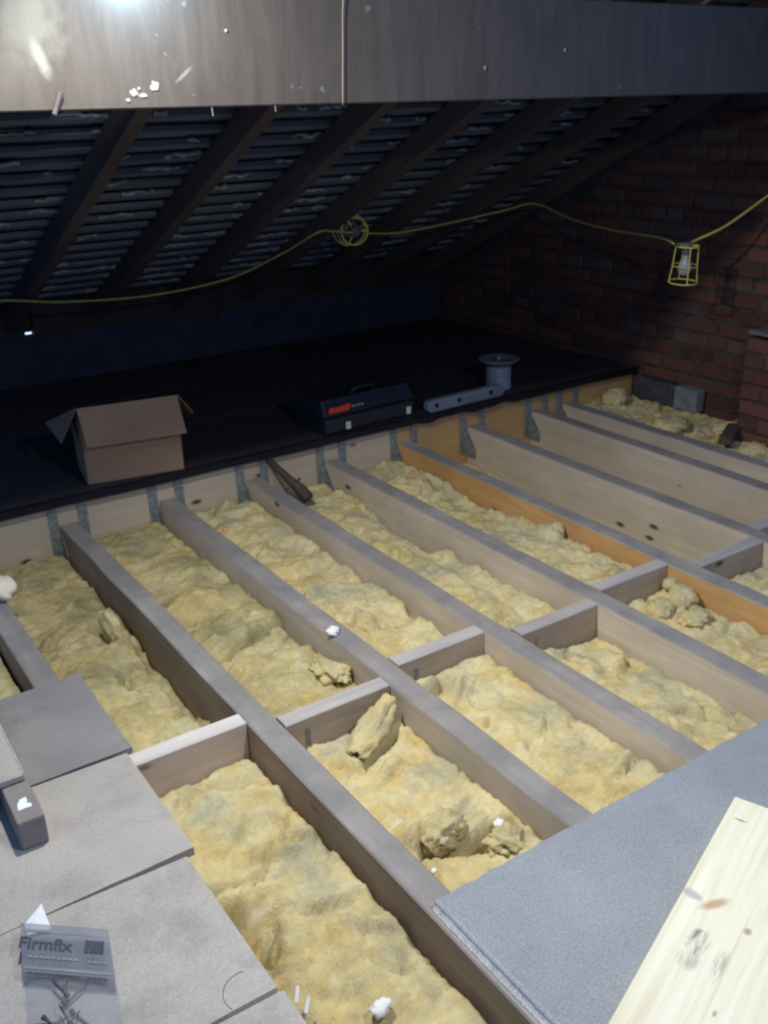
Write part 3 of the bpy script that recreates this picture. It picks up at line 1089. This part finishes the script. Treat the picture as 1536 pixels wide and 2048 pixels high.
batt('low greyish batt right of the orange-sided joist', x0, x1, 1.933, YH, -0.185, 12,
     (('bump', 2.64, 2.75, 0.10, 0.75, 0.055), ('bump', 2.83, 2.6, 0.06, 0.8, -0.05)), rough=0.6)
batt('batt at the right edge, near side of its noggin', x0, x1, 1.1, 1.870, -0.10, 13)
x0, x1 = bay('F', 'G')
batt('low batt between the two pale knotty joists', x0, x1, 2.008, YH, -0.225, 14, (('bump', 3.02, 2.9, 0.12, 0.5, 0.03),), rough=0.6)
batt('batt behind the right frame edge between the pale joists', x0, x1, 1.6, 1.94, -0.15, 15)
x0, x1 = bay('G', 'H')
batt('narrow low batt in the slim bay before the last joist', x0, x1, 1.9, YH, -0.20, 16, rough=0.5)
batt('rough yellow batt along the foot of the brick gable wall', JS['H'][1], 3.80, 1.9, YH, -0.045, 17, (('ramp', 2.5, 0.0, 3.5, 0.01),), rough=1.25)
batt('strip of batt under the grey blocks at the wall', 3.802, WX - 0.055, 2.74, YH, -0.05, 18, rough=1.1)


def tuft(name, label, loc, size, seed, rot=0.0, amp=0.2, mat=M_ins, sub=4, cat='insulation', group='loose insulation clumps'):
    bm = bmesh.new()
    bmesh.ops.create_icosphere(bm, subdivisions=sub, radius=1.0)
    P = np.array([v.co[:] for v in bm.verts])
    d = amp * (fbm(P[:, 0] * 1.7 + P[:, 2], P[:, 1] * 1.7 - P[:, 2] * 0.7, seed, 4) * 1.6 + (0.5 - np.abs(noise(P[:, 0] * 2.6 + seed, P[:, 1] * 2.6 + P[:, 2] * 1.9, seed + 4)) * 2.2) * 0.7)
    for v, k in zip(bm.verts, d):
        v.co = Vector((v.co.x * size[0], v.co.y * size[1], v.co.z * size[2])) * (1 + k)
    o = obj(name, bm, mat, None, True, loc, (0, 0, rot))
    return tag(o, label, cat, group)


# curled flap of glass wool against the noggin
bm = bmesh.new()
nu, nv = 40, 26
grid = {}
th = 0.014
for side in (0, 1):
    for i in range(nu + 1):
        for j in range(nv + 1):
            a, b = i / nu, j / nv
            wv = 0.5 + 0.5 * math.sin(math.pi * min(1, b * 1.15)) * (0.75 + 0.25 * math.sin(a * 7))
            ang = (a - 0.5) * 3.6
            rad = 0.030 * wv + (th * (0.6 + 0.4 * wv) if side else 0)
            k = 0.012 * float(noise(a * 4, b * 7, 71 + side)) + 0.004 * float(noise(a * 17, b * 22, 75 + side))
            grid[side, i, j] = bm.verts.new((math.sin(ang) * (rad + k), b * 0.20 - 0.10 + k, math.cos(ang) * (rad + k) * 0.8))
for i in range(nu):
    for j in range(nv):
        for side in (0, 1):
            bm.faces.new((grid[side, i, j], grid[side, i + 1, j], grid[side, i + 1, j + 1], grid[side, i, j + 1]))
for i in range(nu):
    for j in (0, nv):
        bm.faces.new((grid[0, i, j], grid[0, i + 1, j], grid[1, i + 1, j], grid[1, i, j]))
for j in range(nv):
    for i in (0, nu):
        bm.faces.new((grid[0, i, j], grid[0, i, j + 1], grid[1, i, j + 1], grid[1, i, j]))
tag(obj('insulation_flap', bm, M_ins, None, True, (1.150, 1.822, -0.052), (R(17), R(0), R(-62))), 'curled standing flap of yellow insulation by a noggin', 'insulation')

tuft('insulation_clump', 'largest rounded pale clump at the noggin beside the orange joist', (2.385, 1.835, -0.062), (0.055, 0.05, 0.042), 3, amp=0.16)
tuft('insulation_clump', 'small ball of insulation on top of the largest pale clump', (2.40, 1.900, -0.040), (0.026, 0.024, 0.022), 5, sub=3, amp=0.15)
tuft('insulation_clump', 'oblong pale clump left of the largest rounded clump', (2.29, 1.84, -0.072), (0.055, 0.045, 0.032), 7, 0.5, amp=0.16)
tuft('insulation_clump', 'low pale clump in front of the largest rounded clump', (2.33, 1.735, -0.070), (0.06, 0.045, 0.025), 9, 0.2)
tuft('insulation_clump', 'torn clump hanging over a dark tear at the chipboard edge', (1.075, 1.425, -0.082), (0.062, 0.045, 0.034), 11, 0.3, amp=0.36)
tuft('insulation_clump', 'brownish rolled clump beside the chipboard edge', (1.175, 1.310, -0.080), (0.045, 0.040, 0.027), 13, amp=0.36)
tuft('insulation_clump', 'crumbly pale clump left of the joist with the plaster lump', (1.205, 2.135, -0.055), (0.050, 0.065, 0.026), 15, 0.4, amp=0.32)
tuft('insulation_clump', 'ragged tongue of insulation standing beside the brown joist', (0.775, 2.80, -0.070), (0.020, 0.055, 0.055), 17, 0.2)
tuft('insulation_clump', 'greenish yellow clump at the foot of the brick pier', (3.845, 2.80, -0.015), (0.075, 0.055, 0.04), 19, 0.1)
tuft('insulation_clump', 'flat yellow clump against the foot of the gable wall', (3.70, 3.02, -0.015), (0.10, 0.08, 0.032), 21, 0.3)
tuft('insulation_clump', 'bright yellow clump in the corner by the deck end', (3.78, 3.47, 0.00), (0.075, 0.06, 0.05), 23, 0.3)
tuft('insulation_clump', 'pale curl of insulation beside the orange joist', (2.415, 2.47, -0.05), (0.030, 0.035, 0.034), 25, 0.3, sub=3)

# loose bits of plaster
for loc, r, lab in (((1.279, 2.233, 0.008), 0.024, 'white plaster lump lying on a joist top'),
                    ((0.714, 1.289, -0.078), 0.012, 'small grey-white crumb in the middle of the nearest batt'),
                    ((0.695, 1.109, -0.078), 0.021, 'white crumb at the bottom edge on the nearest batt'),
                    ((0.990, 1.338, -0.085), 0.008, 'tiny white crumb near the chipboard corner'),
                    ((1.196, 1.362, -0.074), 0.016, 'white crumb beside the brownish rolled clump')):
    tuft('plaster_crumb', lab, loc, (r * 1.1, r * 0.8, r * 0.55), int(r * 4000), 0.6, 0.3, M_white, 2 if r < 0.02 else 3, 'plaster', 'crumbs of white plaster')
tuft('foam_lump', 'cream lump cut by the left edge of the picture', (0.512, 3.10, 0.034), (0.055, 0.07, 0.04), 31, 0.4, 0.22, M_foam, 3, 'foam', None)
for x, y, a in ((0.576, 1.212, 0.9), (0.580, 1.180, 0.8)):
    bm = bmesh.new()
    box(bm, (-0.014, -0.004, 0), (0.014, 0.004, 0.004), 0.0015)
    for v in bm.verts:
        v.co.z += 0.004 * math.sin(v.co.x * 180)
    tag(obj('plastic_sliver', bm, plain('glossy_white_plastic', (0.9, 0.9, 0.88), 0.15, 0.7), None, False, (x, y, -0.062), (0, R(-20), a)),
        ('upper' if y > 1.2 else 'lower') + ' of two shiny white slivers on the insulation by the nearest loft boards', 'sliver', 'shiny white slivers')

# ================================================================== BOARDS ON THE LEFT
LB = [(2.014, 2.432, 0.566, M_board_dark, 'dark grey loft board, farthest of the boards at the left'),
      (1.5965, 2.011, 0.547, M_board, 'pale loft board under the end of the grey timber offcut'),
      (1.182, 1.5935, 0.524, M_board, 'pale loft board under the clear bag, with a faint ring stain'),
      (0.770, 1.179, 0.530, M_board, 'corner of the nearest loft board at the bottom')]
for i, (ya, yb, xr, m, lab) in enumerate(LB):
    bm = bmesh.new()
    rr = random.Random(i)
    nseg = 24
    A_, B_ = [], []
    for k in range(nseg + 1):
        x = -0.55 + k * (xr + 0.55) / nseg
        t = k / nseg
        A_.append((x, ya + rr.uniform(-.0008, .0008) + (0.003 * max(0, t - 0.6) / 0.4 if i != 2 else 0)))
        B_.append((x, yb + rr.uniform(-.0008, .0008) - 0.009 * max(0, t - 0.72) / 0.28 * (1 if i in (1, 2, 3) else 0)))
    outl = A_ + B_[::-1]
    warp = lambda x: 0.002 * max(0, (x - 0.2)) / 0.35 * (1 if i in (0, 1) else 0)
    lo = [bm.verts.new((x, y, 0.001)) for x, y in outl]
    hi = [bm.verts.new((x, y, 0.020 + warp(x))) for x, y in outl]
    n = len(outl)
    f = bm.faces.new(hi)
    f2 = bm.faces.new(lo)
    for k in range(n):
        g = bm.faces.new((lo[k], lo[(k + 1) % n], hi[(k + 1) % n], hi[k]))
        g.material_index = 1
    bo = tag(obj('loft_board', bm, [m, M_board_edge if i == 2 else m]), lab, 'board', 'loft boards')
    if i == 2:
        bm = bmesh.new()
        pts = [(0.478 + 0.045 * math.cos(R(a)), 1.205 + 0.045 * math.sin(R(a)), 0.0203) for a in range(75, 215, 10)]
        tube(bm, pts, 0.0011, 4)
        obj('pencil_arc', bm, M_inklight, bo, label='faint pencil arc')

# timber offcut lying toward the viewer, and a small board over it
to = thing('timber_offcut', 'grey timber offcut with a torn white paper scrap at its end', 'timber', (0.271, 1.800, 0.0215), R(-1))
bm = bmesh.new()
box(bm, (-0.029, 0.0, 0.0), (0.029, 0.60, 0.074), 0.005, 2)
obj('timber', bm, M_grey_timber, to)
bm = bmesh.new()
pp = [(-0.016, 0.040), (-0.013, 0.062), (-0.004, 0.077), (0.009, 0.079), (0.010, 0.066), (0.006, 0.058), (0.014, 0.052), (0.013, 0.040), (-0.002, 0.041)]
a = [bm.verts.new((x, y, 0.0743)) for x, y in pp]
b = [bm.verts.new((x, y, 0.0752)) for x, y in pp]
bm.faces.new(a)
bm.faces.new(b)
for k in range(len(pp)):
    bm.faces.new((a[k], a[(k + 1) % len(pp)], b[(k + 1) % len(pp)], b[k]))
obj('paper_scrap', bm, M_paper, to, label='torn white paper scrap')
bm = bmesh.new()
box(bm, (-0.24, 0.0, 0.0), (0.028, 0.62, 0.018), 0.003)
sb = thing('pale_offcut_board', 'pale board offcut lying across the top of the grey timber', 'board', (0.268, 1.937, 0.0965), R(-1))
obj('board_face', bm, M_board, sb)
obj('pale_edge', bbox((0.0265, 0.002, 0.004), (0.0295, 0.6, 0.0195), 0.001), M_board_edge, sb, label='pale edge')  # paler strip along the right edge

# clear bag of fixings with printed header
bag = thing('clear_bag', 'clear plastic bag with a printed band, lying on the pale loft board', 'bag', (0.181, 1.574, 0.0215), math.atan2(-0.112, 0.130))


def bag_sheet(z0, puff, seed):
    bm = bmesh.new()
    nx_, ny_ = 26, 40
    vs = {}
    for i in range(nx_ + 1):
        for j in range(ny_ + 1):
            u, v = i / nx_, j / ny_
            x = u * 0.175
            y = -v * 0.36
            e = min(u, 1 - u) * 2 * min(1, v * 3) * min(1, (1 - v) * 6)
            z = z0 + puff * (e ** 0.6) * (0.5 + 0.5 * min(1, v * 1.6)) + 0.003 * float(noise(u * 6, v * 11, seed)) * e
            vs[i, j] = bm.verts.new((x, y, z))
    for i in range(nx_):
        for j in range(ny_):
            bm.faces.new((vs[i, j], vs[i + 1, j], vs[i + 1, j + 1], vs[i, j + 1]))
    return bm


obj('bag_film', bag_sheet(0.002, 0.020, 3), M_bag, bag, True)
obj('bag_film', bag_sheet(0.0005, 0.0005, 4), M_bag, bag, True)
bm = bmesh.new()
box(bm, (0.0, -0.108, 0.0), (0.175, 0.0, 0.0012))
band_m = NT('grey_printed_band', 0.4, 0.5)
band_m.b.inputs['Base Color'].default_value = (0.20, 0.22, 0.26, 1)
_tr = band_m.n('ShaderNodeBsdfTransparent')
_mx = band_m.n('ShaderNodeMixShader')
_mx.inputs[0].default_value = 0.42
band_m.l(_tr.outputs[0], _mx.inputs[1])
band_m.l(band_m.b.outputs[0], _mx.inputs[2])
band_m.l(_mx.outputs[0], band_m.t.nodes['Material Output'].inputs['Surface'])
PZ = 0.0295
obj('printed_band', bm, band_m.m, bag, loc=(0, 0, PZ - 0.004), label='grey printed band')
for y0, y1 in ((-0.020, -0.014), (-0.102, -0.096)):
    obj('band_line', bbox((0.003, y0, 0), (0.172, y1, 0.0006)), M_inklight, bag, loc=(0, 0, PZ - 0.0026))
fc = bpy.data.curves.new('printed_word', 'FONT')
fc.body = 'Firmfix'
fc.size = 0.037
fc.shear = 0.22
fc.offset = 0.0007
fc.extrude = 0.0002
fc.materials.append(M_ink)
_tmp = bpy.data.objects.new('tmp_word', fc)
me_w = bpy.data.meshes.new_from_object(_tmp)
bpy.data.objects.remove(_tmp)
fo = bpy.data.objects.new('printed_word', me_w)
link(fo, bag)
fo.location = (-0.008, -0.058, PZ - 0.002)
fo['label'] = 'dark slanted word on the band'
bm = bmesh.new()
for k in range(4):
    vs = box(bm, (0.121 + k * 0.0098, -0.058, 0), (0.1285 + k * 0.0098, -0.030, 0.0005), 0.0)
    for v in vs:
        v.co.x += (v.co.y + 0.058) * 0.2
box(bm, (0.132, -0.056, 0), (0.158, -0.032, 0.0004))
obj('printed_figures', bm, M_ink, bag, loc=(0, 0, PZ - 0.002), label='dark blurred figures')
bm = bmesh.new()
for k in range(9):
    box(bm, (0.012 + k * 0.011, -0.078, 0), (0.0205 + k * 0.011, -0.073, 0.0004))
for k in range(4):
    box(bm, (0.125 + k * 0.010, -0.080, 0), (0.132 + k * 0.010, -0.075, 0.0004))
obj('small_print', bm, M_inklight, bag, loc=(0, 0, PZ - 0.002), label='row of pale small print')

SH = Matrix(((1, -0.53, 0, 0), (0, 1, 0, 0), (0, 0, 1, 0), (0, 0, 0, 1)))
for c in bag.children:
    if c.name.startswith('printed_word'):
        c.data.transform(Matrix.Translation(c.location))
        c.location = (0, 0, 0)
    c.data.transform(SH)
bm = bmesh.new()
pv = [(0.0, 0.0, 0.004), (0.0, 0.034, 0.001), (0.030, 0.056, 0.010), (0.040, 0.0, 0.006)]
pt = [(0.002, -0.012, 0.003), (0.0, 0.022, 0.001), (0.038, 0.050, 0.012), (0.046, -0.020, 0.006)]
a = [bm.verts.new(p) for p in pt]
b = [bm.verts.new((p[0], p[1], p[2] + 0.0008)) for p in pt]
bm.faces.new(a)
bm.faces.new(b)
for k in range(4):
    bm.faces.new((a[k], a[(k + 1) % 4], b[(k + 1) % 4], b[k]))
tag(obj('paper_corner', bm, M_paper, None, False, (0.186, 1.570, 0.022), (0, 0, R(-8))), 'white folded paper corner sticking out of the clear bag', 'paper')

bm = bmesh.new()
tube(bm, [(0, 0, 0), (0.012, 0, 0), (0.044, 0, 0), (0.050, 0, 0)], [0.0042, 0.0024, 0.0022, 0.0004], 8)
bmesh.ops.create_cone(bm, cap_ends=True, segments=10, radius1=0.0052, radius2=0.003, depth=0.004, matrix=Matrix.Rotation(R(90), 4, 'Y'))
scr = obj('screw', bm, M_screw, None, True, (0.20, 1.36, 0.029), (0, 0, 0.4))
tag(scr, 'grey screw in the heap inside the clear bag', 'screw', 'screws inside the clear bag')
rs = random.Random(4)
for k in range(13):
    c = dup(scr, (0.135 + rs.uniform(0, 0.075), 1.345 + rs.uniform(-0.06, 0.035) - 0.0, 0.0275 + (k % 3) * 0.005), (0, rs.uniform(-.1, .1), rs.uniform(0, 6)))

# ================================================================== CHIPBOARD SHEET AND PLANK
bm = bmesh.new()
rr = random.Random(9)
far = [(0.874 + k * (2.35 - 0.874) / 60, 1.181 + rr.uniform(-.0025, .0025)) for k in range(61)]
outl = [(0.874, 0.25), (2.35, 0.25)] + far[::-1]
lo = [bm.verts.new((x, y, 0.001)) for x, y in outl]
hi = [bm.verts.new((x, y, 0.021)) for x, y in outl]
n = len(outl)
bm.faces.new(hi)
bm.faces.new(lo)
for k in range(n):
    f = bm.faces.new((lo[k], lo[(k + 1) % n], hi[(k + 1) % n], hi[k]))
    f.material_index = 1
# whitish near left edge, its bevel added so the side catches light
chip = tag(obj('chipboard_sheet', bm, [M_chip, M_chip_edge]), 'large grey chipboard sheet laid over the joists at the right', 'board')
bm = bmesh.new()
pts = [(0.8735 + rr.uniform(-.0012, .0012), 0.25 + k * 0.93 / 60, 0.0195) for k in range(61)]
for k in range(60):
    x, x2 = pts[k][0], pts[k + 1][0]
    y, y2 = pts[k][1], pts[k + 1][1]
    a = [bm.verts.new(p) for p in ((x - 0.006, y, 0.0015), (x2 - 0.006, y2, 0.0015), (x2 + 0.002, y2, 0.016), (x + 0.002, y, 0.016), (x2 + 0.008, y2, 0.0214), (x + 0.008, y, 0.0214))]
    bm.faces.new((a[0], a[1], a[2], a[3]))
    bm.faces.new((a[3], a[2], a[4], a[5]))
bmesh.ops.remove_doubles(bm, verts=bm.verts, dist=0.0004)
obj('bevelled_edge', bm, M_chip_edge, chip, label='speckled whitish bevelled edge')

pl = thing('pine_plank', 'pale pine plank with a knot and worn black stamp on the chipboard', 'plank', (1.578, 1.018, 0.022), math.atan2(-0.354, -0.935))
bm = bmesh.new()
vs = box(bm, (0, 0, 0), (1.6, 0.24, 0.028), 0.0018)
obj('plank', bm, M_plank, pl)

# ================================================================== AT THE GABLE WALL
for (y0, y1, c, lab) in ((3.23, 3.50, (0.055, 0.058, 0.065), 'dark block at the foot of the gable wall'), (3.08, 3.225, (0.17, 0.19, 0.20), 'pale grey block end at the foot of the gable wall')):
    bm = bmesh.new()
    box(bm, (-0.035, y0, 0), (0.035, y1, 0.118), 0.008, 2)
    for v in bm.verts:
        v.co += Vector((0.004 * float(noise(v.co.y * 20, v.co.z * 20, 5)), 0, 0.006 * float(noise(v.co.y * 9, 3.3, 6))))
    tag(obj('concrete_block', bm, plain('block', c, 0.95, 0.1, 0, 0.3, 20), None, False, (3.985, 0, -0.025)), lab, 'block')
bm = bmesh.new()
box(bm, (-0.12, -0.03, 0), (0.12, 0.03, 0.035), 0.004)
tag(obj('wood_offcut', bm, M_stick, None, False, (3.72, 2.690, -0.002), (0, 0, R(28))), 'dark wood offcut lying before the brick pier', 'timber')

# ================================================================== FESTOON CABLE AND CAGED LAMPS
ck = [(0.72, 4.66, 0.70), (1.02, 4.70, 0.688), (1.35, 4.78, 0.63), (1.80, 4.83, 0.60), (2.19, 4.72, 0.655), (2.38, 4.47, 0.79), (2.44, 4.22, 0.905), (2.53, 4.22, 0.905), (2.66, 4.24, 0.885)]
bm = bmesh.new()
tube(bm, spline(ck, 10), 0.0058, 8)
ck2 = [(2.745, 4.28, 0.872), (2.98, 4.30, 0.853), (3.28, 4.26, 0.88), (3.58, 4.18, 0.925), (3.74, 4.10, 0.955), (3.72, 3.8, 0.90), (3.62, 3.42, 0.885), (3.50, 3.02, 0.895), (3.445, 2.885, 0.885)]
tube(bm, spline(ck2, 10), 0.0058, 8)
ck3 = [(3.552, 2.883, 0.880), (3.585, 2.872, 0.893), (3.70, 2.82, 0.945), (3.87, 2.76, 1.055), (3.96, 2.68, 1.15), (3.985, 2.55, 1.25)]
tube(bm, spline(ck3, 10), 0.0062, 8)
tag(obj('festoon_cable', bm, M_cord, None, True), 'yellow lamp cable looping across under the dark roof', 'cable')


def caged_lamp(loc, rot, lab):
    t = thing('caged_lamp', lab, 'lamp', loc, rot=rot, group='unlit caged lamps on the cable')
    R0, H = 0.068, 0.170
    for k in range(4):
        a = R(90 * k + 12)
        bm = bmesh.new()
        tube(bm, [(math.cos(a) * r, math.sin(a) * r, z) for r, z in ((0.050, 0.0), (0.053, -0.05), (0.055, -0.09), (0.063, -0.155), (0.062, -0.160))], 0.0030, 6)
        obj('cage_bar', bm, M_cage, t, True)
    for r, z, q in ((0.050, 0.0, 0.0038), (0.056, -0.085, 0.0026), (0.063, -0.158, 0.0036)):
        bm = bmesh.new()
        tube(bm, [(math.cos(R(a)) * r, math.sin(R(a)) * r, z) for a in range(0, 360, 15)], q, 6, True)
        obj('cage_ring', bm, M_cage, t, True)
    bm = bmesh.new()
    lathe(bm, [(0.018, 0.016), (0.022, 0.010), (0.022, -0.032), (0.016, -0.036)], 16)
    obj('lamp_holder', bm, plain('dark_lampholder', (0.10, 0.11, 0.12), 0.5), t, True)
    for k in range(3):
        a = R(120 * k + 10)
        bm = bmesh.new()
        tube(bm, [(math.cos(a) * 0.02, math.sin(a) * 0.02, 0.004), (math.cos(a) * 0.05, math.sin(a) * 0.05, 0.0)], 0.0032, 6)
        obj('holder_arm', bm, M_cage, t)
    bm = bmesh.new()
    lathe(bm, [(0.012, -0.034), (0.014, -0.048), (0.026, -0.072), (0.031, -0.092), (0.028, -0.112), (0.016, -0.126), (0.003, -0.130)], 20)
    obj('bulb', bm, M_glass, t, True)
    return t


caged_lamp((3.535, 2.885, 0.868), (R(2), R(-3), R(45)), 'upright yellow caged lamp hanging before the brick wall')
coil = caged_lamp((2.700, 4.29, 0.885), (R(88), R(8), R(-22)), 'caged lamp turned end-on mid cable, seen as yellow rings')
coil.scale = (1.35, 1.35, 1.1)
